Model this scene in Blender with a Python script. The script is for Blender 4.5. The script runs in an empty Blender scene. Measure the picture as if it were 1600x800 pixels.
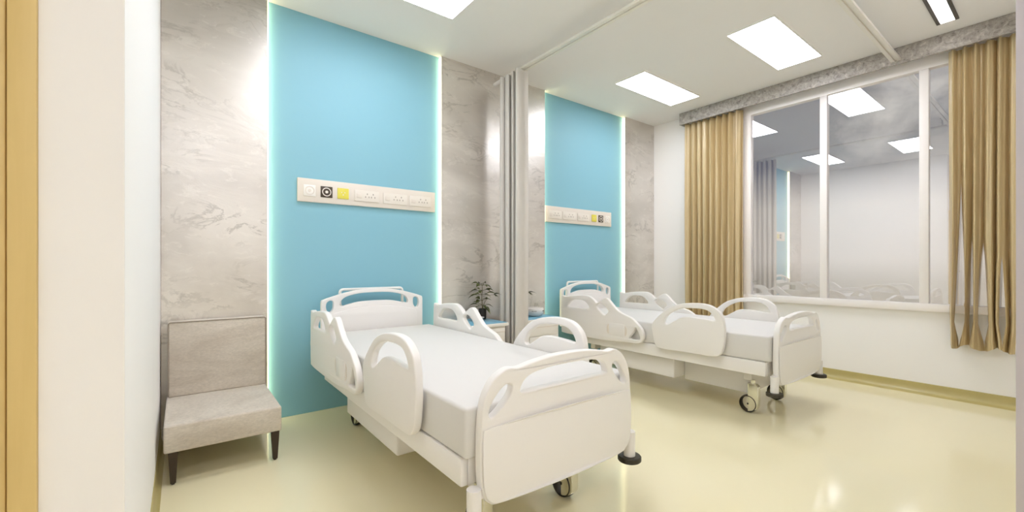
import bpy, bmesh, math, random
from mathutils import Vector, Matrix, Euler

random.seed(7)
S = bpy.context.scene
COL = S.collection
PI = math.pi

# ------------------------------------------------------------------ room data (metres)
CAM_H, F_PX, YAW, HORIZON = 1.113, 673.4, 0.6553, 414.2
D = 3.512            # blue panel plane on the head wall
DM = 3.472           # marble face
W = 5.107            # inner face of the window wall
H = 3.0
XL = -0.10           # left wall face
YL = 1.30            # front end of the left wall
Y0 = 0.083           # near wall (beside the camera)
XN = 1.60            # end of the near wall

# ------------------------------------------------------------------ helpers
def link(o):
    COL.objects.link(o); return o

def finish(me, angle=35):
    for p in me.polygons: p.use_smooth = True
    try: me.set_sharp_from_angle(angle=math.radians(angle))
    except Exception: pass

def obj(name, bm, mat, parent=None, angle=35, recalc=True):
    if recalc: bmesh.ops.recalc_face_normals(bm, faces=bm.faces)
    me = bpy.data.meshes.new(name); bm.to_mesh(me); bm.free()
    finish(me, angle)
    if mat: me.materials.append(mat)
    o = link(bpy.data.objects.new(name, me))
    if parent: o.parent = parent
    return o

def tag(o, label, cat, group=None, kind=None):
    o['label'] = label; o['category'] = cat
    if group: o['group'] = group
    if kind: o['kind'] = kind
    return o

def thing(name, loc, label, cat, group=None, rz=0):
    o = link(bpy.data.objects.new(name, None))
    o.empty_display_size = .1
    o.location = loc; o.rotation_euler = (0, 0, rz)
    return tag(o, label, cat, group)

def struct(name, bm, mat, parent=None):
    o = obj(name, bm, mat, parent)
    if parent is None: o['kind'] = 'structure'
    return o

def copy_tree(o, parent=None):
    c = o.copy(); link(c)
    if parent: c.parent = parent
    for ch in list(o.children): copy_tree(ch, c)
    return c

def box(bm, x0, x1, y0, y1, z0, z1, bev=0.0, seg=2):
    r = bmesh.ops.create_cube(bm, size=1)
    vs = r['verts']
    for v in vs:
        v.co = Vector(((x0+x1)/2 + v.co.x*(x1-x0), (y0+y1)/2 + v.co.y*(y1-y0), (z0+z1)/2 + v.co.z*(z1-z0)))
    if bev > 0:
        es = list({e for v in vs for e in v.link_edges})
        bmesh.ops.bevel(bm, geom=es, offset=bev, segments=seg, profile=.5, affect='EDGES')
    return bm

def BX(*a, **k): return box(bmesh.new(), *a, **k)

def cyl(bm, p, q, r0, r1=None, seg=20, caps=True):
    if r1 is None: r1 = r0
    p, q = Vector(p), Vector(q)
    d = q-p; L = d.length
    M = Matrix.Translation((p+q)/2) @ d.to_track_quat('Z', 'Y').to_matrix().to_4x4()
    bmesh.ops.create_cone(bm, cap_ends=caps, segments=seg, radius1=r0, radius2=r1, depth=L, matrix=M)
    return bm

def tube(bm, pts, r, seg=10):
    """round tube along a polyline"""
    pts = [Vector(p) for p in pts]
    rings = []
    up = None
    for i, p in enumerate(pts):
        t = (pts[min(i+1, len(pts)-1)] - pts[max(i-1, 0)]).normalized()
        if up is None:
            up = t.orthogonal().normalized()
        up = (up - t*up.dot(t)).normalized()
        b = t.cross(up)
        rr = r[i] if isinstance(r, (list, tuple)) else r
        rings.append([bm.verts.new(p + (up*math.cos(a)+b*math.sin(a))*rr) for a in [2*PI*k/seg for k in range(seg)]])
    for a, b in zip(rings, rings[1:]):
        for k in range(seg):
            bm.faces.new((a[k], a[(k+1) % seg], b[(k+1) % seg], b[k]))
    bm.faces.new(rings[0][::-1]); bm.faces.new(rings[-1])
    return bm

def lathe(bm, prof, seg=28, c=(0, 0, 0)):
    c = Vector(c); rings = []
    for r, z in prof:
        rings.append([bm.verts.new(c+Vector((r*math.cos(2*PI*k/seg), r*math.sin(2*PI*k/seg), z))) for k in range(seg)])
    for a, b in zip(rings, rings[1:]):
        for k in range(seg):
            bm.faces.new((a[k], a[(k+1) % seg], b[(k+1) % seg], b[k]))
    if prof[0][0] > 1e-6: bm.faces.new(rings[0][::-1])
    if prof[-1][0] > 1e-6: bm.faces.new(rings[-1])
    bmesh.ops.remove_doubles(bm, verts=bm.verts, dist=1e-5)
    return bm

def smooth(pts, n=5):
    """closed Catmull-Rom through the points"""
    out = []; N = len(pts)
    for i in range(N):
        p0, p1, p2, p3 = [Vector(pts[(i+k-1) % N]).to_2d() for k in range(4)]
        for j in range(n):
            t = j/n
            out.append(tuple(.5*((2*p1) + (p2-p0)*t + (2*p0-5*p1+4*p2-p3)*t*t + (3*p1-p0-3*p2+p3)*t**3)))
    return out

def plate(loops, thick, bevel, mp):
    """solid plate from an outline and holes; mp maps (a, b, depth) to 3-D"""
    cu = bpy.data.curves.new('outline', 'CURVE')
    cu.dimensions = '2D'; cu.fill_mode = 'BOTH'
    cu.extrude = thick/2-bevel; cu.bevel_depth = bevel; cu.bevel_resolution = 2; cu.offset = -bevel
    for lp in loops:
        sp = cu.splines.new('POLY'); sp.points.add(len(lp)-1)
        for i, (a, b) in enumerate(lp): sp.points[i].co = (a, b, 0, 1)
        sp.use_cyclic_u = True
    o = link(bpy.data.objects.new('outline', cu))
    dg = bpy.context.evaluated_depsgraph_get()
    me = bpy.data.meshes.new_from_object(o.evaluated_get(dg))
    bpy.data.objects.remove(o); bpy.data.curves.remove(cu)
    bm = bmesh.new(); bm.from_mesh(me); bpy.data.meshes.remove(me)
    bmesh.ops.remove_doubles(bm, verts=bm.verts, dist=2e-5)
    for v in bm.verts: v.co = Vector(mp(v.co.x, v.co.y, v.co.z))
    return bm

# ------------------------------------------------------------------ materials
def mat(name, color=(.8, .8, .8), rough=.5, metal=0.0, ior=1.5, spec=.5, **k):
    m = bpy.data.materials.new(name); m.use_nodes = True
    b = m.node_tree.nodes['Principled BSDF']
    b.inputs['Base Color'].default_value = (*color, 1)
    b.inputs['Roughness'].default_value = rough
    b.inputs['Metallic'].default_value = metal
    b.inputs['IOR'].default_value = ior
    b.inputs['Specular IOR Level'].default_value = spec
    for n, v in k.items(): b.inputs[n.replace('_', ' ')].default_value = v
    return m

def nodes(m): return m.node_tree.nodes, m.node_tree.links, m.node_tree.nodes['Principled BSDF']

def emit(name, color, strength):
    m = bpy.data.materials.new(name); m.use_nodes = True
    n, l = m.node_tree.nodes, m.node_tree.links
    n.remove(n['Principled BSDF'])
    e = n.new('ShaderNodeEmission'); e.inputs[0].default_value = (*color, 1); e.inputs[1].default_value = strength
    l.new(e.outputs[0], n['Material Output'].inputs[0])
    return m

def ramp(n, stops, interp='LINEAR'):
    r = n.new('ShaderNodeValToRGB'); r.color_ramp.interpolation = interp
    el = r.color_ramp.elements
    while len(el) > 1: el.remove(el[-1])
    el[0].position = stops[0][0]; el[0].color = (*stops[0][1], 1)
    for p, c in stops[1:]:
        e = el.new(p); e.color = (*c, 1)
    return r

def noise(n, l, vec, scale, detail=4, rough=.5, dist=0.0):
    t = n.new('ShaderNodeTexNoise')
    t.inputs['Scale'].default_value = scale; t.inputs['Detail'].default_value = detail
    t.inputs['Roughness'].default_value = rough; t.inputs['Distortion'].default_value = dist
    if vec: l.new(vec, t.inputs['Vector'])
    return t

def mapped(n, l, scale=(1, 1, 1), rot=(0, 0, 0)):
    tc = n.new('ShaderNodeTexCoord'); mp = n.new('ShaderNodeMapping')
    mp.inputs['Scale'].default_value = scale; mp.inputs['Rotation'].default_value = rot
    l.new(tc.outputs['Object'], mp.inputs['Vector'])
    return mp.outputs['Vector']

def mixc(n, l, fac, a, b):
    x = n.new('ShaderNodeMix'); x.data_type = 'RGBA'
    if isinstance(fac, float): x.inputs[0].default_value = fac
    else: l.new(fac, x.inputs[0])
    for i, c in ((6, a), (7, b)):
        if isinstance(c, tuple): x.inputs[i].default_value = (*c, 1)
        else: l.new(c, x.inputs[i])
    return x.outputs[2]

M = {}
M['wall'] = mat('white_paint', (.90, .885, .875), .6)
M['pier'] = mat('pier_paint', (.70, .67, .69), .6)
M['ceiling'] = mat('ceiling_paint', (.83, .81, .79), .8, spec=.2)
M['blue'] = mat('blue_laminate', (.245, .50, .61), .5, spec=.35)
M['plastic'] = mat('warm_white_plastic', (.83, .805, .785), .38)
M['rail'] = mat('side_rail_plastic', (.82, .795, .77), .40)
M['frame_paint'] = mat('bed_frame_paint', (.82, .795, .77), .42)
M['mattress'] = mat('white_mattress_cover', (.68, .665, .645), .8, spec=.2)
M['rubber'] = mat('dark_rubber', (.035, .028, .016), .5)
M['chrome'] = mat('polished_steel', (.78, .77, .68), .12, metal=1.0)
M['piping'] = mat('taupe_piping', (.30, .25, .20), .8)
M['leg_wood'] = mat('dark_brown_wood', (.032, .017, .008), .4)
M['service'] = mat('service_panel_plastic', (.74, .68, .61), .4)
M['socket'] = mat('socket_plastic', (.78, .73, .66), .4)
M['white_square'] = mat('white_outlet_plastic', (.86, .83, .78), .3)
M['black_square'] = mat('dark_outlet_plastic', (.055, .036, .022), .35)
M['yellow_square'] = mat('yellow_outlet_plastic', (.74, .66, .10), .35)
M['hole'] = mat('socket_hole', (.38, .34, .29), .6)
M['winframe'] = mat('window_frame_paint', (.86, .82, .80), .4)
M['track'] = mat('track_metal', (.78, .75, .68), .35, metal=.15)
M['grey_curtain'] = mat('grey_curtain_cloth', (.60, .57, .53), .8, spec=.2)
M['table_white'] = mat('table_white', (.82, .79, .75), .4)
M['table_blue'] = mat('table_blue_top', (.16, .42, .58), .3)
M['pot'] = mat('black_pot', (.022, .018, .012), .35)
M['soil'] = mat('soil', (.04, .028, .018), .95)
M['stem'] = mat('plant_stem', (.12, .10, .03), .7)
M['ceramic'] = mat('white_ceramic', (.84, .80, .77), .25)
M['dark_detail'] = mat('dark_detail', (.08, .07, .06), .5)
M['grey_jamb'] = mat('grey_jamb_paint', (.52, .485, .52), .6)
M['panel_light'] = emit('ceiling_panel_light', (.95, .955, 1.02), 20.0)
M['panel_light_dim'] = emit('ceiling_panel_light_dimmed', (.95, .955, 1.02), 14.5)
M['linear_light'] = emit('linear_light', (1.0, .96, .97), 14.0)
M['led'] = emit('led_strip_light', (1.0, .90, .48), 7.0)
M['light_frame'] = mat('light_frame_white', (.85, .84, .80), .5)

def make_floor():
    m = mat('pale_yellow_epoxy', (.82, .755, .53), .10, ior=1.5)
    n, l, b = nodes(m)
    v = mapped(n, l, (1, 1, 1))
    t = noise(n, l, v, 1.1, 3, .5)
    c = mixc(n, l, t.outputs['Fac'], (.82, .75, .50), (.845, .78, .55))
    l.new(c, b.inputs['Base Color'])
    return m
M['floor'] = make_floor()
M['cove'] = mat('olive_cove_base', (.50, .42, .17), .3)

def make_marble():
    m = mat('polished_marble', (.7, .66, .6), .24, ior=1.5)
    n, l, b = nodes(m)
    v = mapped(n, l, (1, 1, 2.1), (0, .35, 0))
    big = noise(n, l, v, .9, 5, .55, .8)
    r1 = ramp(n, [(.28, (.29, .25, .215)), (.5, (.47, .425, .38)), (.72, (.64, .60, .55))])
    l.new(big.outputs['Fac'], r1.inputs[0])
    ve = noise(n, l, v, 2.0, 9, .62, 1.1)
    r2 = ramp(n, [(.475, (0, 0, 0)), (.500, (1, 1, 1)), (.508, (1, 1, 1)), (.530, (0, 0, 0))])
    l.new(ve.outputs['Fac'], r2.inputs[0])
    brk = noise(n, l, v, 1.7, 2, .5)
    r3 = ramp(n, [(.45, (0, 0, 0)), (.60, (.9, .9, .9))])
    l.new(brk.outputs['Fac'], r3.inputs[0])
    mu = n.new('ShaderNodeMath'); mu.operation = 'MULTIPLY'
    l.new(r2.outputs[0], mu.inputs[0]); l.new(r3.outputs[0], mu.inputs[1])
    c1 = mixc(n, l, mu.outputs[0], r1.outputs[0], (.16, .13, .10))
    fine = noise(n, l, v, 7, 8, .7, .6)
    r4 = ramp(n, [(.56, (0, 0, 0)), (.62, (.30, .30, .30)), (.68, (0, 0, 0))])
    l.new(fine.outputs['Fac'], r4.inputs[0])
    c2 = mixc(n, l, r4.outputs[0], c1, (.84, .80, .74))
    l.new(c2, b.inputs['Base Color'])
    bp = n.new('ShaderNodeBump'); bp.inputs['Strength'].default_value = .35; bp.inputs['Distance'].default_value = .012
    l.new(ve.outputs['Fac'], bp.inputs['Height'])
    # strongly polished face: an even share of mirror-like gloss over the stone
    g = n.new('ShaderNodeBsdfGlossy'); g.inputs['Roughness'].default_value = .30
    g.inputs['Color'].default_value = (.98, .95, .91, 1)
    l.new(bp.outputs[0], g.inputs['Normal'])
    mx = n.new('ShaderNodeMixShader'); mx.inputs[0].default_value = .44
    l.new(b.outputs[0], mx.inputs[1]); l.new(g.outputs[0], mx.inputs[2])
    l.new(mx.outputs[0], n['Material Output'].inputs[0])
    return m
M['marble'] = make_marble()

def make_granite():
    m = mat('grey_granite', (.4, .38, .36), .5)
    n, l, b = nodes(m)
    v = mapped(n, l)
    a = noise(n, l, v, 28, 6, .7, .8)
    r = ramp(n, [(.30, (.13, .115, .10)), (.44, (.33, .30, .27)), (.56, (.42, .385, .35)), (.68, (.57, .53, .49))])
    l.new(a.outputs['Fac'], r.inputs[0]); l.new(r.outputs[0], b.inputs['Base Color'])
    return m
M['granite'] = make_granite()

def make_velvet():
    m = mat('beige_velvet', (.5, .44, .37), .85, spec=.2)
    n, l, b = nodes(m)
    v = mapped(n, l, (1, 1, 2.4), (0, -.6, .2))
    a = noise(n, l, v, 2.6, 5, .55, 1.2)
    r = ramp(n, [(.3, (.52, .455, .38)), (.5, (.61, .55, .47)), (.72, (.69, .63, .55))])
    l.new(a.outputs['Fac'], r.inputs[0])
    f = noise(n, l, v, 60, 4, .6)
    r2 = ramp(n, [(.3, (.88, .88, .88)), (.7, (1.08, 1.08, 1.08))])
    l.new(f.outputs['Fac'], r2.inputs[0])
    x = n.new('ShaderNodeMix'); x.data_type = 'RGBA'; x.blend_type = 'MULTIPLY'; x.inputs[0].default_value = 1
    l.new(r.outputs[0], x.inputs[6]); l.new(r2.outputs[0], x.inputs[7])
    l.new(x.outputs[2], b.inputs['Base Color'])
    b.inputs['Sheen Weight'].default_value = .25
    return m
M['velvet'] = make_velvet()

def make_gold_cloth():
    m = mat('gold_satin', (.55, .38, .16), .34, spec=.8)
    n, l, b = nodes(m)
    v = mapped(n, l, (40, 40, 1.5))
    a = noise(n, l, v, 3, 3, .5)
    r = ramp(n, [(.3, (.52, .40, .21)), (.7, (.62, .49, .28))])
    l.new(a.outputs['Fac'], r.inputs[0]); l.new(r.outputs[0], b.inputs['Base Color'])
    return m
M['gold'] = make_gold_cloth()

def make_wood():
    m = mat('golden_wood', (.62, .43, .17), .5)
    n, l, b = nodes(m)
    v = mapped(n, l, (14, 14, .7))
    a = noise(n, l, v, 3, 6, .6, .6)
    r = ramp(n, [(.3, (.68, .50, .20)), (.7, (.72, .535, .225))])
    l.new(a.outputs['Fac'], r.inputs[0]); l.new(r.outputs[0], b.inputs['Base Color'])
    return m
M['wood'] = make_wood()

def make_leaf():
    m = mat('leaf_green', (.08, .10, .02), .35)
    n, l, b = nodes(m)
    v = mapped(n, l)
    a = noise(n, l, v, 14, 2, .5)
    r = ramp(n, [(.35, (.045, .052, .012)), (.52, (.13, .15, .04)), (.66, (.32, .36, .12))])
    l.new(a.outputs['Fac'], r.inputs[0]); l.new(r.outputs[0], b.inputs['Base Color'])
    return m
M['leaf'] = make_leaf()

def make_glass():
    m = bpy.data.materials.new('window_glass'); m.use_nodes = True
    n, l = m.node_tree.nodes, m.node_tree.links
    n.remove(n['Principled BSDF'])
    t = n.new('ShaderNodeBsdfTransparent'); t.inputs[0].default_value = (.97, .97, .98, 1)
    g = n.new('ShaderNodeBsdfGlossy'); g.inputs['Roughness'].default_value = 0.0; g.inputs['Color'].default_value = (1, 1, 1, 1)
    mx = n.new('ShaderNodeMixShader'); mx.inputs[0].default_value = .27
    l.new(t.outputs[0], mx.inputs[1]); l.new(g.outputs[0], mx.inputs[2])
    l.new(mx.outputs[0], n['Material Output'].inputs[0])
    return m
M['glass'] = make_glass()

# ------------------------------------------------------------------ world: hazy overcast sky
def make_world():
    w = bpy.data.worlds.new('sky'); S.world = w; w.use_nodes = True
    n, l = w.node_tree.nodes, w.node_tree.links
    bg = n['Background']
    tc = n.new('ShaderNodeTexCoord'); sx = n.new('ShaderNodeSeparateXYZ')
    l.new(tc.outputs['Generated'], sx.inputs[0])
    r = ramp(n, [(0.0, (.50, .45, .38)), (.485, (.50, .45, .38)), (.505, (.72, .655, .585)), (.555, (.66, .615, .565)),
                 (.595, (.15, .165, .235)), (.75, (.085, .11, .19)), (1.0, (.085, .11, .19))])
    ma = n.new('ShaderNodeMath'); ma.operation = 'MULTIPLY_ADD'; ma.inputs[1].default_value = .5; ma.inputs[2].default_value = .5
    l.new(sx.outputs[2], ma.inputs[0]); l.new(ma.outputs[0], r.inputs[0])
    mp = n.new('ShaderNodeMapping'); mp.inputs['Scale'].default_value = (1, 1, 1.7)
    l.new(tc.outputs['Generated'], mp.inputs[0])
    c = noise(n, l, mp.outputs[0], 4.6, 9, .62, .35)
    cr = ramp(n, [(.50, (0, 0, 0)), (.60, (.5, .5, .5)), (.72, (1, 1, 1))])
    l.new(c.outputs['Fac'], cr.inputs[0])
    up = n.new('ShaderNodeMapRange'); up.inputs[1].default_value = .12; up.inputs[2].default_value = .25
    l.new(sx.outputs[2], up.inputs[0])
    mu = n.new('ShaderNodeMath'); mu.operation = 'MULTIPLY'
    l.new(cr.outputs[0], mu.inputs[0]); l.new(up.outputs[0], mu.inputs[1])
    col = mixc(n, l, mu.outputs[0], r.outputs[0], (.80, .78, .76))
    l.new(col, bg.inputs[0]); bg.inputs[1].default_value = 1.0
make_world()

# ------------------------------------------------------------------ the setting
XB, XE, YB = -1.75, 5.30, -1.75    # outer limits of what the place extends to
struct('floor', BX(XB-.1, XE, YB-.1, 3.75, -.10, 0), M['floor'])
struct('ceiling', BX(XB-.1, XE, YB-.1, 3.75, H, H+.10), M['ceiling'])
struct('wall_back', BX(XB-.1, XE, D+.012, 3.75, 0, H), M['wall'])
# left wall = side of the washroom block, its front face carries the wooden door
bm = BX(-.233, XL, YL, D+.012, 0, H)
struct('wall_left', bm, M['wall'])
bm = bmesh.new()
box(bm, XB, -1.21, YL, YL+.13, 0, H); box(bm, -1.21, -.233, YL, YL+.13, 2.06, H)
struct('wall_washroom', bm, M['pier'])
struct('wall_far_left', BX(XB-.1, XB, YB, D+.012, 0, H), M['wall'])
struct('wall_corridor', BX(XB, XE, YB-.1, YB, 0, H), M['wall'])
# near wall beside the camera, its end seen as the strip at the right of the view
bm = bmesh.new(); box(bm, XN, XE, Y0-.14, Y0, 0, H)
struct('wall_front', bm, M['wall'])
struct('trim_1', BX(XN-.016, XN-.0005, Y0-.15, Y0, 0, H, .002), M['grey_jamb'])
# window wall
WY0, WY1, WZ0, WZ1 = .15, 2.30, .715, 2.96
bm = bmesh.new()
box(bm, W, W+.16, YB, D+.012, 0, WZ0); box(bm, W, W+.16, YB, D+.012, WZ1, H)
box(bm, W, W+.16, WY1, D+.012, WZ0, WZ1); box(bm, W, W+.16, YB, WY0, WZ0, WZ1)
struct('wall_right', bm, M['wall'])

def cove(y0, y1, x, sgn, y_is_len=True):
    """coved skirting: vertical lip, then a curve running out onto the floor"""
    prof = [(0, 0), (.07, 0), (.045, .006), (.025, .018), (.014, .036), (.010, .06), (.010, .088), (0, .09)]
    bm = bmesh.new(); R = []
    for yy in (y0, y1):
        R.append([bm.verts.new((x+sgn*a, yy, b)) for a, b in prof])
    k = len(prof)
    for i in range(k): bm.faces.new((R[0][i], R[0][(i+1) % k], R[1][(i+1) % k], R[1][i]))
    bm.faces.new(R[0]); bm.faces.new(R[1][::-1])
    return bm
struct('baseboard_right', cove(Y0, DM, W, -1), M['cove'])
bm = cove(YL, DM, XL, 1)
for v in bm.verts: v.co.x = XL + (v.co.x-XL)*.35
struct('baseboard_left', bm, M['cove'])

# wooden washroom door and its frame, facing the camera side
bm = bmesh.new()
box(bm, -.274, -.2335, YL-.012, YL+.12, 0, 2.03, .002); box(bm, -1.207, -1.165, YL-.012, YL+.12, 0, 2.03, .002)
box(bm, -1.207, -.2335, YL-.012, YL+.12, 2.03, 2.057, .002)
fr = struct('door_1', bm, M['wood'])
ob = obj('door_leaf', BX(-1.162, -.277, YL-.004, YL+.036, .008, 2.026, .003), M['wood'], fr)
bm = bmesh.new(); cyl(bm, (-1.08, YL-.004, 1.0), (-1.08, YL-.05, 1.0), .009); cyl(bm, (-1.09, YL-.05, 1.0), (-.97, YL-.05, 1.0), .009)
obj('door_handle', bm, M['chrome'], ob)

# ------------------------------------------------------------------ head wall cladding
P = [XL, .487, 1.867, 3.118, 4.485, W]     # panel edges along the wall
def wall_panel(x0, x1, label, m, y, name, cat='wall panel', group=None):
    o = obj(name, BX(x0, x1, y, D+.012, 0.0, H, .0015, 1), m)
    return tag(o, label, cat, group)
wall_panel(P[0]+.001, P[1], 'polished beige marble wall panel behind the low upholstered chair', M['marble'], DM, 'marble_wall_panel')
wall_panel(P[2], P[3], 'polished beige marble wall panel behind the potted plant and grey curtain', M['marble'], DM, 'marble_wall_panel')
wall_panel(P[4], P[5], 'polished beige marble wall panel in the corner beside the window wall', M['marble'], DM, 'marble_wall_panel')
wall_panel(P[1]+.001, P[2]-.001, 'light blue wall panel behind the bed beside the low beige chair', M['blue'], D, 'blue_wall_panel')
wall_panel(P[3]+.001, P[4]-.001, 'light blue wall panel behind the bed between grey curtain and window', M['blue'], D, 'blue_wall_panel')
# LED strips on the cut edges of the marble, beside the recessed blue panels
for x, s, lab in ((P[1], 1, 'glowing vertical light strip between the blue panel and the marble behind the chair'),
                  (P[2], -1, 'glowing vertical light strip between the wider-looking blue panel and the marble behind the plant'),
                  (P[3], 1, 'glowing vertical light strip just past the grey curtain, on the edge of the marble'),
                  (P[4], -1, 'glowing vertical light strip between the blue panel and the marble in the room corner')):
    x0, x1 = sorted((x+s*.0005, x+s*.005))
    tag(obj('light_strip', BX(x0, x1, DM+.008, D-.003, .01, H-.01), M['led']), lab, 'light strip')

# ------------------------------------------------------------------ window
def window():
    XF0, XF1 = W-.03, W+.045
    bm = bmesh.new()
    y_m = [(1.545, 1.485), (.812, .752)]
    box(bm, XF0, XF1, WY1-.095, WY1, .782, 2.80, .002); box(bm, XF0, XF1, WY0, WY0+.05, .782, 2.80, .002)
    box(bm, XF0, XF1, WY0, WY1, 2.80, WZ1, .004); box(bm, XF0-.012, XF1, WY0, WY1, WZ0, .782, .004)
    for a, b in y_m: box(bm, XF0, XF1, b, a, .782, 2.80, .002)
    w = struct('window_1', bm, M['winframe'])
    edges = [WY1-.095, 1.545, 1.485, .812, .752, WY0+.05]
    for i in range(0, 6, 2):
        obj('pane', BX(W-.004, W+.004, edges[i+1]-.006, edges[i]+.006, .776, 2.806), M['glass'], w)
    return w
window()

# ------------------------------------------------------------------ pelmet over the window
bm = BX(4.927, 4.951, Y0+.001, 2.99, 2.855, H-.001, .003)
box(bm, 4.9512, W-.001, 2.966, 2.99, 2.855, H-.001, .003)
tag(obj('pelmet', bm, M['granite']),
    'speckled grey granite pelmet box along the top of the window', 'pelmet')

# ------------------------------------------------------------------ ceiling lights
def panel_light(x, y, label, m='panel_light'):
    t = thing('ceiling_light', (x, y, H), label, 'ceiling light', 'square-cornered ceiling light panels')
    bm = bmesh.new()
    box(bm, -.5, .5, -.178, -.1745, -.017, -.0005); box(bm, -.5, .5, .1745, .178, -.017, -.0005)
    box(bm, -.5, -.4965, -.1745, .1745, -.017, -.0005); box(bm, .4965, .5, -.1745, .1745, -.017, -.0005)
    obj('frame', bm, M['light_frame'], t)
    obj('diffuser', BX(-.4964, .4964, -.1744, .1744, -.0165, -.004), M[m], t)
panel_light(1.14, 2.70, 'bright rectangular ceiling panel light above the bed beside the chair, cut by the picture top', 'panel_light_dim')
panel_light(4.06, 2.70, 'bright rectangular ceiling panel light nearest the gold curtain in the room corner', 'panel_light_dim')
panel_light(4.04, 1.545, 'bright rectangular ceiling panel light above the foot of the bed by the window')
panel_light(1.14, 1.545, 'ceiling panel light over the foot of the bed nearer the chair')
panel_light(.1, -1.0, 'added fill light panel, out of view in the corridor behind the doorway')  # unseen panel, added to brighten surfaces that face the camera
panel_light(1.9, -.9, 'second added fill light panel, out of view beyond the end of the near wall')  # another unseen panel, added for more fill from behind the camera
t = thing('linear_ceiling_light', (4.10, .588, H), 'narrow strip light with dark edges in the ceiling near the right gold curtain', 'ceiling light')
obj('diffuser', BX(-.6, .6, -.038, .038, -.006, -.0005), M['linear_light'], t)
bm = bmesh.new(); box(bm, -.6, .6, .04, .062, -.012, -.0005, .001); box(bm, -.6, .6, -.062, -.04, -.012, -.0005, .001)
obj('edge_trim', bm, M['dark_detail'], t)

# ------------------------------------------------------------------ curtain tracks
XT, YT, ZT = 2.465, .935, 2.89
def channel(bm, axis, a, b, c):
    # two round rails and a web between them
    def bx(o0, o1, z0, z1):
        if axis == 'y': box(bm, c+o0, c+o1, a, b, z0, z1, .003, 2)
        else: box(bm, a, b, c+o0, c+o1, z0, z1, .003, 2)
    bx(-.034, -.006, ZT-.010, ZT+.012); bx(.006, .034, ZT-.010, ZT+.012); bx(-.012, .012, ZT+.0, ZT+.010)
t = thing('curtain_track', (XT, 2.2, ZT), 'pale metal curtain track running from the marble out between the two beds', 'curtain track')
def loc(bm, o):
    for v in bm.verts: v.co -= Vector(o)
    return bm
bm = bmesh.new(); channel(bm, 'y', YT-.03, 3.30, XT); obj('rail', loc(bm, t.location), M['track'], t)
bm = bmesh.new(); cyl(bm, (2.452, 3.31, ZT), (2.452, DM-.001, ZT), .018); obj('wall_bracket', loc(bm, t.location), M['plastic'], t)
bm = bmesh.new(); cyl(bm, (XT, 1.02, ZT+.01), (XT, 1.02, H-.001), .008); cyl(bm, (XT, 1.02, H-.012), (XT, 1.02, H-.001), .022)
obj('hanger', loc(bm, t.location), M['track'], t)
t = thing('curtain_track', (3.7, YT, ZT), 'pale metal curtain track ending at the granite pelmet over the window', 'curtain track')
bm = bmesh.new(); channel(bm, 'x', XT+.035, 4.926, YT); obj('rail', loc(bm, t.location), M['track'], t)
bm = bmesh.new(); cyl(bm, (2.62, YT, ZT+.01), (2.62, YT, H-.001), .008); cyl(bm, (2.62, YT, H-.012), (2.62, YT, H-.001), .022)
obj('hanger', loc(bm, t.location), M['track'], t)

# ------------------------------------------------------------------ curtains
def cloth(bm, ribbons, x_of, z_top, z_bot, thick=.003, nz=36):
    """ribbons: list of (list of u); x_of(u, t) -> (x, y, z) with t 0 at the top"""
    for us, dev in ribbons:
        rows = []
        for j in range(nz+1):
            t = j/nz
            rows.append([bm.verts.new(x_of(u, t, dev, k/(len(us)-1))) for k, u in enumerate(us)])
        for a, b in zip(rows, rows[1:]):
            for k in range(len(us)-1):
                bm.faces.new((a[k], a[k+1], b[k+1], b[k]))
    bmesh.ops.recalc_face_normals(bm, faces=bm.faces)
    bmesh.ops.solidify(bm, geom=bm.faces[:], thickness=thick)
    return bm

def gold_curtain(y0, y1, z0, seed, gaps, folds, label):
    rnd = random.Random(seed)
    ph = [rnd.uniform(0, 6.28) for _ in range(4)]
    Z1 = 2.868
    edges = [0.0]+[g[0] for g in gaps]+[1.0]
    ribs = []
    for i in range(len(edges)-1):
        n = max(14, int(110*(edges[i+1]-edges[i])))
        ribs.append(([edges[i]+(edges[i+1]-edges[i])*k/n for k in range(n+1)], (gaps[i-1] if i > 0 else None, gaps[i] if i < len(edges)-2 else None)))
    def f(u, t, dev, s):
        # gap between neighbouring drops of cloth opens towards the hem
        yy = u
        for gp, sg, e in ((dev[0], 1, 1-s), (dev[1], -1, s)):
            if gp and t > gp[2]:
                g = gp[1]*((t-gp[2])/(.92-gp[2]))**gp[3]
                if t > .92: g = gp[1]*max(0., 1-(t-.92)/.08*1.25)
                yy += sg*g*e*e
        sway = .012*math.sin(5*u+3*t+ph[0])*t + (.02*max(0, t-.9)/.1*math.sin(9*u+ph[3]))
        y = y1+(y0-y1)*yy + sway*.6
        w = 2*PI*folds*u
        amp = .030+.008*t
        x = 5.026 + amp*.95*(math.sin(w+ph[1]+.5*math.sin(2.3*u*7+ph[2])) + .35*math.sin(2.1*w+ph[3]+1.5*t))
        if t > .92: x -= .022*(t-.92)/.08*(.5+.5*math.sin(w*.5+ph[2]))
        z = Z1+(z0-Z1)*t + (.02*math.sin(w*.45+ph[0])*max(0, t-.85)/.15)
        return (x, y, z)
    bm = cloth(bmesh.new(), ribs, f, Z1, z0)
    o = obj('curtain', bm, M['gold'], angle=60, recalc=False)
    return tag(o, label, 'curtain', 'gold satin curtains at the window')
gold_curtain(2.265, 2.955, .45, 3, [], 9, 'gold satin curtain at the corner of the room beside the far marble panel')
gold_curtain(.26, .622, .45, 9, [(.17, .10, .42, 1.2), (.36, .035, .62, .8), (.53, .085, .66, .6), (.80, .055, .70, .6)], 5.5, 'gold satin curtain with open gaps between its folds above the hem')

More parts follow.
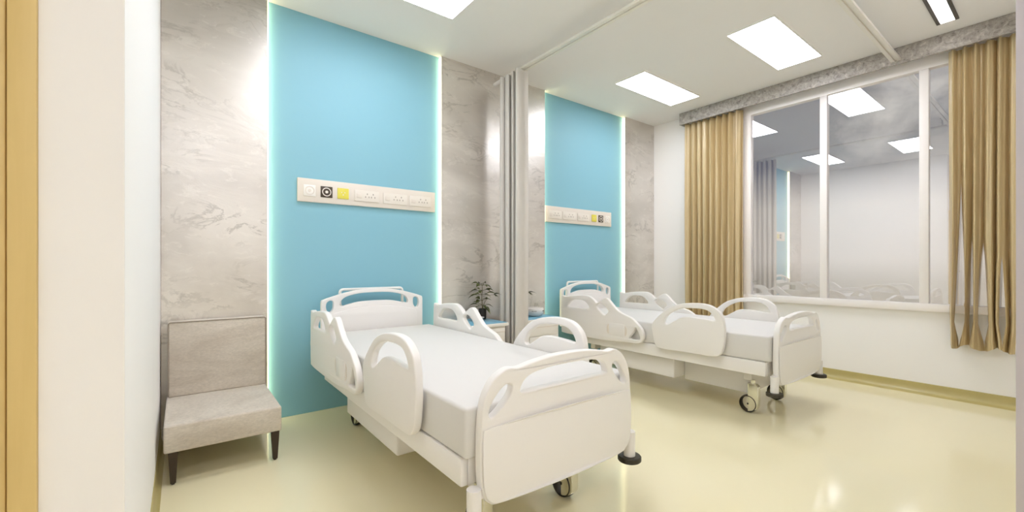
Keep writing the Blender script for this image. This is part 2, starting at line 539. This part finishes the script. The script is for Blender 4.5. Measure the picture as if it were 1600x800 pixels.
def bed_curtain():
    Z1, Z0 = 2.865, .14
    bm = bmesh.new(); us = [k/150 for k in range(151)]
    def f(u, t, dev, s):
        w = 2*PI*4.2*u
        x = 2.432 + (.058+.008*t)*math.sin(w) + .010*math.sin(2.3*w+1)
        y = 3.305-.315*u + .016*math.sin(2*w+.6) + .006*math.sin(3*t+4*u)
        return (x, y, Z1+(Z0-Z1)*t)
    cloth(bm, [(us, (False, False))], f, Z1, Z0, nz=24)
    o = obj('privacy_curtain', bm, M['grey_curtain'], angle=60, recalc=False)
    return tag(o, 'grey privacy curtain bunched against the marble between the two beds', 'curtain')
bed_curtain()

# ------------------------------------------------------------------ bedhead service panels
def service_panel(x0, x1, mirror, label):
    L = x1-x0
    t = thing('service_panel', (x0, D, 1.588), label, 'socket panel', 'bedhead socket panels')
    obj('housing', BX(0, L, -.022, -.0005, 0, .175, .003), M['service'], t)
    def X(a, b):
        return (L-b, L-a) if mirror else (a, b)
    k = L/1.127
    zc = .085
    def square(a, b, m, name, kind):
        a, b = X(a*k, b*k)
        o = obj(name, BX(a, b, -.028, -.0225, zc-.042, zc+.042, .002), M[m], t)
        c = ((a+b)/2, zc)
        bm = bmesh.new()
        if kind == 'ring':
            for r0, r1 in ((.027, .033), (.0, .011)):
                pts0 = [(c[0]+r1*math.cos(q), -.0305, c[1]+r1*math.sin(q)) for q in [2*PI*i/28 for i in range(28)]]
                if r0 > 0:
                    vo = [bm.verts.new(p) for p in pts0]
                    vi = [bm.verts.new((c[0]+r0*math.cos(q), -.0305, c[1]+r0*math.sin(q))) for q in [2*PI*i/28 for i in range(28)]]
                    vb = [bm.verts.new((v.co.x, -.0281, v.co.z)) for v in vo]; vd = [bm.verts.new((v.co.x, -.0281, v.co.z)) for v in vi]
                    for i in range(28):
                        j = (i+1) % 28
                        bm.faces.new((vo[i], vo[j], vi[j], vi[i])); bm.faces.new((vo[i], vb[i], vb[j], vo[j])); bm.faces.new((vi[i], vi[j], vd[j], vd[i]))
                else:
                    cyl(bm, (c[0], -.0305, c[1]), (c[0], -.0281, c[1]), r1, seg=16)
            obj('outlet_ring', bm, M['socket'] if m != 'white_square' else M['service'], o)
        else:
            cyl(bm, (c[0]-.012, -.0295, c[1]+.008), (c[0]-.012, -.0281, c[1]+.008), .004, seg=10)
            cyl(bm, (c[0]+.012, -.0295, c[1]+.008), (c[0]+.012, -.0281, c[1]+.008), .004, seg=10)
            cyl(bm, (c[0], -.0295, c[1]-.010), (c[0], -.0281, c[1]-.010), .005, seg=10)
            obj('outlet_pins', bm, M['socket'], o)
    square(.040, .125, 'white_square', 'white_gas_outlet', 'ring')
    square(.160, .246, 'black_square', 'dark_gas_outlet', 'ring')
    square(.283, .369, 'yellow_square', 'yellow_gas_outlet', 'pins')
    for a, b in ((.414, .615), (.648, .860), (.880, 1.085)):
        a, b = X(a*k, b*k)
        o = obj('power_socket', BX(a, b, -.029, -.0225, zc-.048, zc+.042, .004), M['socket'], t)
        bm = bmesh.new()
        for cx in (.50, .74):
            px = a+(b-a)*cx
            for dx, dz in ((0, .014), (-.014, -.010), (.014, -.010)):
                box(bm, px+dx-.0035, px+dx+.0035, -.0302, -.0291, zc+dz-.006, zc+dz+.006)
        obj('pin_holes', bm, M['hole'], o)
        obj('rocker_switch', BX(a+.016, a+.056, -.033, -.0291, zc-.022, zc+.012, .002), M['service'], o)
service_panel(.684, 1.811, False, 'long wall socket strip above the bed beside the low beige chair')
service_panel(3.136, 4.237, True, 'long wall socket strip above the bed beside the window')

# ------------------------------------------------------------------ hospital beds
BY = 2.30                                     # y of the bed root
DOME = [(2.182, .60), (2.15, .652), (2.075, .722), (2.0, .772), (1.9, .805), (1.765, .818), (1.665, .805), (1.60, .763),
        (1.572, .709), (1.562, .639), (1.562, .568), (1.576, .482), (1.60, .443), (1.655, .424), (1.88, .421), (2.10, .420), (2.15, .455), (2.172, .54)]
DSLOT = [(2.062, .640), (2.050, .672), (2.022, .708), (1.935, .757), (1.844, .774), (1.72, .774), (1.662, .748), (1.632, .705),
         (1.645, .694), (1.714, .699), (1.83, .704), (1.90, .697), (1.96, .665), (2.013, .634), (2.045, .626)]
HEADRAIL = [(3.272, .44), (3.278, .62), (3.272, .775), (3.255, .796), (3.215, .786), (3.17, .792), (3.10, .803), (2.95, .813), (2.885, .806), (2.83, .778),
            (2.79, .750), (2.745, .775), (2.69, .802), (2.65, .792), (2.59, .738), (2.53, .692), (2.46, .665), (2.39, .643), (2.33, .602),
            (2.285, .56), (2.262, .50), (2.275, .452), (2.325, .425), (2.46, .420), (2.66, .405), (3.0, .402), (3.24, .41)]
HS1 = [(3.19, .682), (3.165, .722), (3.115, .757), (3.05, .766), (2.968, .762), (2.915, .735), (2.885, .696), (2.91, .682), (3.05, .682)]
HS2 = [(2.798, .712), (2.785, .738), (2.745, .745), (2.70, .732), (2.648, .685), (2.672, .655), (2.70, .640), (2.75, .67)]
HTRI = [(2.345, .562), (2.372, .512), (2.408, .462), (2.35, .456), (2.296, .467), (2.312, .52)]

def half(pts): return pts + [(-a, b) for a, b in reversed(pts)]
FOOT = half([(0.0, .767), (.09, .764), (.18, .753), (.245, .741), (.285, .745), (.315, .737), (.352, .714), (.383, .672), (.400, .625), (.408, .55),
             (.410, .46), (.408, .38), (.398, .318), (.372, .284), (.33, .272), (.16, .268)])
# drop the duplicated centre point
FOOT = FOOT[:-1]
FSLOT = half([(.06, .724), (.14, .718), (.19, .708), (.222, .690), (.238, .662), (.226, .648), (.12, .650)])
FHOLE = [(.276, .678), (.298, .688), (.326, .672), (.358, .637), (.375, .602), (.368, .580), (.344, .590), (.310, .620), (.282, .652)]
HEAD = half([(0.0, .928), (.10, .924), (.22, .905), (.32, .878), (.385, .857), (.402, .842), (.404, .79), (.404, .62), (.403, .47), (.385, .45), (.2, .448)])
HEAD = HEAD[:-1]
HSLOT = half([(.08, .898), (.16, .889), (.22, .874), (.255, .852), (.272, .822), (.258, .801), (.20, .816), (.10, .832)])
HHOLE = [(.322, .842), (.345, .848), (.366, .832), (.371, .80), (.362, .77), (.342, .762), (.324, .780), (.318, .81)]

def neg(pts): return [(-a, b) for a, b in pts]

def make_bed(label):
    root = thing('hospital_bed', (0, BY, 0), label, 'hospital bed', 'white hospital beds')
    # mattress
    bm = BX(-.445, .445, 1.276-BY, 3.315-BY, .437, .617, .014, 3)
    mt = obj('mattress', bm, M['mattress'], root, 60)
    # frame: side skirts, ends and the deck under the mattress
    bm = bmesh.new()
    box(bm, -.448, -.418, 1.300-BY, 3.10-BY, .335, .434, .006); box(bm, .418, .448, 1.300-BY, 3.10-BY, .335, .434, .006)
    box(bm, -.418, .418, 1.300-BY, 1.34-BY, .335, .434, .004); box(bm, -.418, .418, 3.06-BY, 3.10-BY, .335, .434, .004)
    box(bm, -.43, .43, 1.31-BY, 3.325-BY, .420, .4365, .003)
    box(bm, -.30, -.26, 3.09-BY, 3.335-BY, .37, .421, .003); box(bm, .26, .30, 3.09-BY, 3.335-BY, .37, .421, .003)
    box(bm, -.30, -.26, 1.262-BY, 1.31-BY, .36, .43, .003); box(bm, .26, .30, 1.262-BY, 1.31-BY, .36, .43, .003)
    obj('bed_frame', bm, M['frame_paint'], root)
    bm = BX(-.372, .372, 2.045-BY, 2.855-BY, .160, .336, .012, 3)
    obj('motor_housing', bm, M['frame_paint'], root)
    bm = BX(-.212, .212, 1.51-BY, 2.046-BY, .128, .336, .010, 3)
    obj('lift_housing', bm, M['frame_paint'], root)
    # base rails carrying the casters
    for yc, ya, yb in ((1.50, 1.52, 1.62), (3.045, 2.85, 3.03)):
        bm = bmesh.new()
        box(bm, -.262, .262, yc-.03-BY, yc+.03-BY, .243, .30, .006)
        box(bm, -.10, -.05, ya-BY, yb-BY, .25, .295, .004); box(bm, .05, .10, ya-BY, yb-BY, .25, .295, .004)
        obj('base_frame', bm, M['frame_paint'], root)
    # footboard, bowed a little outwards in plan
    bow = lambda a: -.012*(1-min(1, (a/.36)**2))
    fb = obj('footboard', plate([smooth(FOOT), smooth(FSLOT), smooth(FHOLE), smooth(neg(FHOLE))], .038, .006,
             lambda a, b, n: (a, 1.2505-BY+n+bow(a), b)), M['plastic'], root)
    LOW = half([(0, .560), (.16, .558), (.30, .553), (.388, .546), (.401, .535), (.404, .46), (.402, .38), (.392, .321), (.368, .290), (.33, .278), (.16, .274)])[:-1]
    obj('lower_panel', plate([smooth(LOW)],   .005, .0023, lambda a, b, n: (a, 1.2300-BY+n+bow(a)-.004*math.sin(PI*min(1, max(0, (b-.27)/.3))), b)), M['plastic'], fb)
    # headboard and the push handle behind it
    hb = obj('headboard', plate([smooth(HEAD), smooth(HSLOT), smooth(HHOLE), smooth(neg(HHOLE))], .036, .005,
             lambda a, b, n: (a, 3.378-BY+n, b)), M['plastic'], root)
    INS = half([(0, .79), (.15, .783), (.30, .755), (.34, .74), (.345, .70), (.345, .56), (.34, .50), (.30, .492), (.15, .49)])[:-1]
    obj('inset_panel', plate([smooth(INS)], .006, .0028, lambda a, b, n: (a, 3.3585-BY+n, b)), M['plastic'], hb)
    bm = bmesh.new()
    ym = 3.432-BY
    path = [(-.252, ym, .62), (-.252, ym, .90)] + [(-.252+.024*(1-math.cos(q)), ym, .90+.024*math.sin(q)) for q in (PI/8, PI/4, 3*PI/8, PI/2)]
    path += [(-a, b, c) for a, b, c in reversed(path)]
    tube(bm, path, .011, 12)
    for sx in (-.252, .252): cyl(bm, (sx, ym, .66), (sx, 3.392-BY, .66), .010); cyl(bm, (sx, ym, .80), (sx, 3.392-BY, .80), .010)
    obj('push_handle', bm, M['plastic'], root)
    for sx in (-1, 1):
        bm = bmesh.new()
        cyl(bm, (sx*.40, 3.378-BY, .545), (sx*.452, 3.378-BY, .545), .010, seg=14)
        cyl(bm, (sx*.452, 3.378-BY, .530), (sx*.452, 3.378-BY, .560), .022, seg=18)
        obj('corner_roller', bm, M['plastic'], root)
    # side rails
    for sx in (-1, 1):
        r = obj('side_rail', plate([smooth(DOME), smooth(DSLOT)], .036, .007, lambda a, b, n: (sx*.479+n, a-BY, b)), M['rail'], root)
        for yy in (1.72, 2.02):
            obj('rail_bracket', BX(*sorted((sx*.4465, sx*.464)), yy-.025-BY, yy+.025-BY, .426, .52, .004), M['frame_paint'], r)
        r = obj('side_rail', plate([smooth(HEADRAIL), smooth(HS1), smooth(HS2), smooth(HTRI)], .036, .007, lambda a, b, n: (sx*.479+n, a-BY, b)), M['rail'], root)
        c0, c1 = sorted((sx*.496, sx*.502))
        bm = BX(c0, c1, 2.462-BY, 2.632-BY, .466, .577, .0025)
        obj('control_panel', bm, M['plastic'], r)
        GR = lambda y: [(y-.018, .50), (y-.004, .475), (y+.004, .475), (y+.004, .565), (y-.004, .565), (y-.018, .54)]
        for yy, s2 in ((2.452, 1), (2.644, -1)):
            pts = [(yy-s2*(yy-a), b) for a, b in GR(yy)] if s2 == 1 else [(yy+(yy-a), b) for a, b in GR(yy)]
            b2 = plate([pts], .003, .001, lambda a, b, n: (sx*.4975+n, a-BY, b))
            obj('grip', b2, M['service'], r)
        for yy in (2.50, 2.95):
            obj('rail_bracket', BX(*sorted((sx*.4465, sx*.464)), yy-.025-BY, yy+.025-BY, .426, .52, .004), M['frame_paint'], r)
    # corner posts with rubber bumper rings under the footboard
    for sx in (-1, 1):
        bm = bmesh.new()
        cyl(bm, (sx*.425, 1.2505-BY, .207), (sx*.425, 1.2505-BY, .345), .026, seg=24)
        box(bm, *sorted((sx*.28, sx*.425)), 1.24-BY, 1.268-BY, .305, .338, .004)
        box(bm, *sorted((sx*.28, sx*.30)), 1.25-BY, 1.32-BY, .305, .36, .003)
        p = obj('corner_post', bm, M['plastic'], root)
        bm = bmesh.new(); lathe(bm, [(.028, .209), (.049, .209), (.053, .213), (.053, .230), (.049, .234), (.028, .234)], 28, (sx*.425, 1.2505-BY, 0))
        obj('bumper_ring', bm, M['rubber'], p)
    # casters
    for sx in (-1, 1):
        for yc in (1.498, 3.046):
            y = yc-BY; x = sx*.246; R = .066
            bm = bmesh.new()
            # steel fork: a rounded cover over the rear half of the wheel with a stem above it
            prof = [(0, .006)] + [(-(R+.008)*math.sin(q), R+.002-(R-.010)*math.cos(q)) for q in [PI*k/20 for k in range(2, 11)]] + [(-(R+.008), .205), (-.055, .222), (0, .222)]
            b2 = plate([prof], .044, .003, lambda a, b, n: (x+n, y+a, b))
            me = bpy.data.meshes.new('tmp'); b2.to_mesh(me); b2.free(); bm.from_mesh(me); bpy.data.meshes.remove(me)
            cyl(bm, (x, y-.030, .218), (x, y-.030, .248), .016, seg=16)
            cst = obj('caster', bm, M['chrome'], root)
            bm = bmesh.new()
            n1, n2 = 40, 10
            rings = []
            for i in range(n1):
                q = 2*PI*i/n1; ring = []
                for j in range(n2):
                    s = 2*PI*j/n2
                    rr = R-.0075+.0075*math.cos(s)
                    ring.append(bm.verts.new((x+.026*math.sin(s), y+rr*math.cos(q), R+rr*math.sin(q))))
                rings.append(ring)
            for i in range(n1):
                a, b = rings[i], rings[(i+1) % n1]
                for j in range(n2): bm.faces.new((a[j], a[(j+1) % n2], b[(j+1) % n2], b[j]))
            obj('tyre', bm, M['rubber'], cst)
            bm = bmesh.new(); box(bm, x-.003, x+.003, y-.003, y+.004, .010, .122); box(bm, x-.024, x+.024, y-.006, y+.004, R-.006, R+.006)
            obj('spoke', bm, M['rubber'], cst)
    return root

bed = make_bed('white hospital bed with raised side rails standing beside the low beige chair')
bed.location.x = 1.222
bed2 = copy_tree(bed)
bed2.location.x = 3.665
bed2['label'] = 'white hospital bed with raised side rails standing beside the window, behind the other bed'

# ------------------------------------------------------------------ low upholstered chair
t = thing('chair', (.195, 3.11, 0), 'low armless chair in mottled beige velvet on short dark legs', 'chair')
o3 = Vector((.195, 3.11, 0))
obj('seat', loc(BX(-.069, .459, 2.762, 3.462, .165, .304, .010, 3), o3), M['velvet'], t, 50)
bm = BX(-.064, .463, 3.352, 3.462, .302, .764, .012, 3)
for v in bm.verts: v.co.y -= .0
obj('backrest', loc(bm, o3), M['velvet'], t, 50)
bm = bmesh.new(); tube(bm, [(-.061, 3.351, .31), (-.061, 3.351, .752), (-.052, 3.351, .761), (.451, 3.351, .761), (.460, 3.351, .752), (.460, 3.351, .31)], .0026, 8)
obj('piping', loc(bm, o3), M['piping'], t)
for lx, ly, dx in ((-.031, 2.785, 1), (.428, 2.785, -1), (-.031, 3.42, 1), (.428, 3.42, -1)):
    bm = bmesh.new(); bmesh.ops.create_cone(bm, cap_ends=True, segments=4, radius1=.0165, radius2=.0285, depth=.158, matrix=Matrix.Translation((lx, ly, .087)) @ Matrix.Rotation(PI/4, 4, 'Z'))
    l_ = obj('leg', loc(bm, o3), M['leg_wood'], t)
    bm = bmesh.new(); cyl(bm, (lx, ly, 0.0), (lx, ly, .009), .007, .009, seg=14)
    obj('glide', loc(bm, o3), M['rubber'], l_)

# ------------------------------------------------------------------ bedside tables
def bedside_table(x0, label):
    t = thing('bedside_table', (x0+.215, 3.255, 0), label, 'bedside table', 'white bedside tables with blue tops')
    w = .215
    bm = BX(-w, w, -.215, .205, .578, .606, .006, 2)
    obj('tabletop', bm, M['table_white'], t)
    obj('top_inlay', BX(-w+.012, w-.012, -.203, .195, .604, .611, .002), M['table_blue'], t)
    bm = BX(-w+.022, w-.022, -.19, .20, .06, .579, .003)
    obj('body', bm, M['table_white'], t)
    d = obj('drawer', BX(-w+.034, w-.034, -.202, -.19, .45, .566, .003), M['table_white'], t)
    obj('handle_groove', BX(-w+.034, w-.034, -.206, -.201, .525, .532, .001), M['service'], d)
    d = obj('door', BX(-w+.034, w-.034, -.202, -.19, .085, .44, .003), M['table_white'], t)
    obj('handle', BX(w-.075, w-.065, -.222, -.202, .33, .42, .003), M['chrome'], d)
    for sx in (-1, 1):
        for sy in (-1, 1):
            bm = bmesh.new(); cyl(bm, (sx*.165, sy*.155, .018), (sx*.165, sy*.155, .062), .018, seg=16); cyl(bm, (sx*.165-.009, sy*.155, .018), (sx*.165+.009, sy*.155, .018), .018, seg=18)
            obj('caster', bm, M['rubber'], t)
bedside_table(1.872, 'white bedside table with blue top carrying the black potted plant in view')
bedside_table(2.520, 'white bedside table with blue top tucked behind the grey curtain')

# ------------------------------------------------------------------ plants
def leaf(bm, base, tip, width, droop, roll=0.0):
    base, tip = Vector(base), Vector(tip)
    d = tip-base; L = d.length; t = d.normalized()
    side = t.cross(Vector((0, 0, 1)))
    if side.length < .1: side = Vector((1, 0, 0))
    side.normalize(); nrm = side.cross(t).normalized()
    side = (side*math.cos(roll)+nrm*math.sin(roll)).normalized(); nrm = side.cross(t).normalized()
    rows = []
    N = 8
    for i in range(N+1):
        s = i/N
        c = base + d*s + Vector((0, 0, 1))*(droop*L*(s*(1-s)*4)*.5)
        w = width*math.sin(PI*min(1, s**.8))*(1-.25*s)
        w = max(w, .0006)
        rows.append([bm.verts.new(c-side*w+nrm*w*.35), bm.verts.new(c), bm.verts.new(c+side*w+nrm*w*.35)])
    for a, b in zip(rows, rows[1:]):
        for k in range(2): bm.faces.new((a[k], a[k+1], b[k+1], b[k]))

def plant(x, y, z, label):
    t = thing('potted_plant', (x, y, z), label, 'plant', 'leafy plants in black pots')
    bm = bmesh.new()
    lathe(bm, [(.031, 0.0), (.034, .002), (.037, .096), (.0375, .099), (.034, .099), (.033, .088)], 28)
    obj('pot', bm, M['pot'], t)
    bm = bmesh.new(); cyl(bm, (0, 0, .074), (0, 0, .0885), .0325, seg=24); obj('soil', bm, M['soil'], t)
    stems = bmesh.new(); leaves = bmesh.new()
    # the view direction is about (0.58, 0.82): r = across the view, f = towards the camera
    r = Vector((.8, -.6, 0)); f = Vector((-.6, -.8, 0))
    def P3(a, b, c): return r*a + f*b + Vector((0, 0, c))
    tube(stems, [P3(0, 0, .08), P3(-.004, .002, .14), P3(-.006, .004, .21), P3(-.002, .005, .275), P3(-.004, .004, .315)], [.004, .0036, .003, .0024, .0015], 8)
    tube(stems, [P3(.008, 0, .08), P3(.004, -.006, .12), P3(.022, -.008, .16), P3(.040, -.004, .185)], [.003, .0026, .0022, .0014], 7)
    nodes_ = [  # stem height, list of (tip right, tip fwd, tip up)
        (.312, [(-.105, .01, .325), (-.055, .05, .300), (.030, -.03, .335), (.085, .03, .285), (.045, .06, .30), (-.04, -.05, .325)]),
        (.262, [(-.125, .03, .242), (-.085, -.05, .272), (.105, .02, .262), (.07, -.06, .255), (-.02, .09, .25)]),
        (.225, [(-.135, .03, .188), (-.090, .06, .215), (.080, .07, .205), (.125, .02, .232), (-.05, -.08, .24)]),
        (.170, [(-.060, .06, .150), (.085, .03, .176), (.045, -.07, .180), (-.075, -.04, .190)]),
        (.130, [(-.130, .03, .118), (-.075, .07, .082), (.075, .05, .052), (.100, .00, .108), (.03, .08, .10), (-.095, -.03, .150)]),
    ]
    rnd = random.Random(5)
    for h, tips in nodes_:
        for a, b, c in tips:
            b0 = P3(-.004, .003, h)
            m = b0.lerp(P3(a, b, c), .30) + Vector((0, 0, .010))
            tube(stems, [b0, b0.lerp(m, .55)+Vector((0, 0, .004)), m], [.0014, .0012, .001], 5)
            leaf(leaves, m, P3(a, b, c), .020+.006*rnd.random(), .30, rnd.uniform(-.5, .5))
    # long side shoot
    b0 = P3(0, .003, .215); e = P3(.105, .07, .232)
    tube(stems, [b0, P3(.05, .03, .222), e], [.0018, .0015, .001], 5)
    for a, b, c in ((.185, .10, .228), (.150, .09, .205), (.160, .05, .240), (.130, .11, .215)):
        leaf(leaves, e, P3(a, b, c), .013, .25, rnd.uniform(-.4, .4))
    obj('stem', stems, M['stem'], t)
    bmesh.ops.solidify(leaves, geom=leaves.faces[:], thickness=.0008)
    obj('leaves', leaves, M['leaf'], t, recalc=False)
    return t
p1 = plant(2.215, 3.33, .6115, 'leafy green plant in a black pot on the bedside table by the marble')
p2 = copy_tree(p1); p2.location = (2.625, 3.33, .6115)
p2['label'] = 'potted plant mostly hidden behind the grey curtain, one leaf tip showing'

# dish and appliance
bm = lathe(bmesh.new(), [(.0, .0), (.030, .0), (.034, .004), (.052, .020), (.066, .030), (.068, .032), (.064, .031), (.050, .0225), (.033, .008), (.0, .006)], 32)
o = obj('dish', bm, M['ceramic'], angle=50); o.location = (2.115, 3.27, .6115)
tag(o, 'small shallow white dish beside the black plant pot', 'dish')
t = thing('round_appliance', (2.775, 3.25, .6115), 'rounded white appliance with dark marks on the table behind the grey curtain', 'appliance')
bm = lathe(bmesh.new(), [(.0, .0), (.060, .0), (.075, .006), (.094, .032), (.099, .050), (.099, .062), (.094, .066), (.096, .072), (.090, .080), (.0, .084)], 36)
obj('body', bm, M['ceramic'], t, 50)
for q, w_, in ((-2.45, .02), (-2.28, .02), (-2.11, .02), (-1.15, .085)):
    c = Vector((math.cos(q), math.sin(q), 0))*.0985
    M4 = Matrix.Translation(c+Vector((0, 0, .054))) @ Matrix.Rotation(q, 4, 'Z') @ Matrix.Diagonal((.003, w_*.4, .008, 1))
    bm = bmesh.new(); bmesh.ops.create_cube(bm, size=1, matrix=M4)
    obj('dark_mark', bm, M['dark_detail'], t)

# ------------------------------------------------------------------ camera and view
cam = bpy.data.cameras.new('camera')
cam.sensor_fit = 'HORIZONTAL'; cam.sensor_width = 36.0
cam.lens = 36.0*F_PX/1600
cam.shift_x = 0; cam.shift_y = (HORIZON-400)/1600
cam.clip_start = .02
co = link(bpy.data.objects.new('camera', cam))
co.location = (0, 0, CAM_H); co.rotation_euler = (PI/2, 0, -YAW)
S.camera = co
S.view_settings.view_transform = 'Standard'; S.view_settings.look = 'None'
S.view_settings.exposure = -0.08; S.view_settings.gamma = 1.0
S.view_settings.use_curve_mapping = False
c = S.cycles
c.max_bounces = 14; c.diffuse_bounces = 8; c.glossy_bounces = 6; c.transparent_max_bounces = 16
c.sample_clamp_indirect = 8.0
c.use_denoising = True
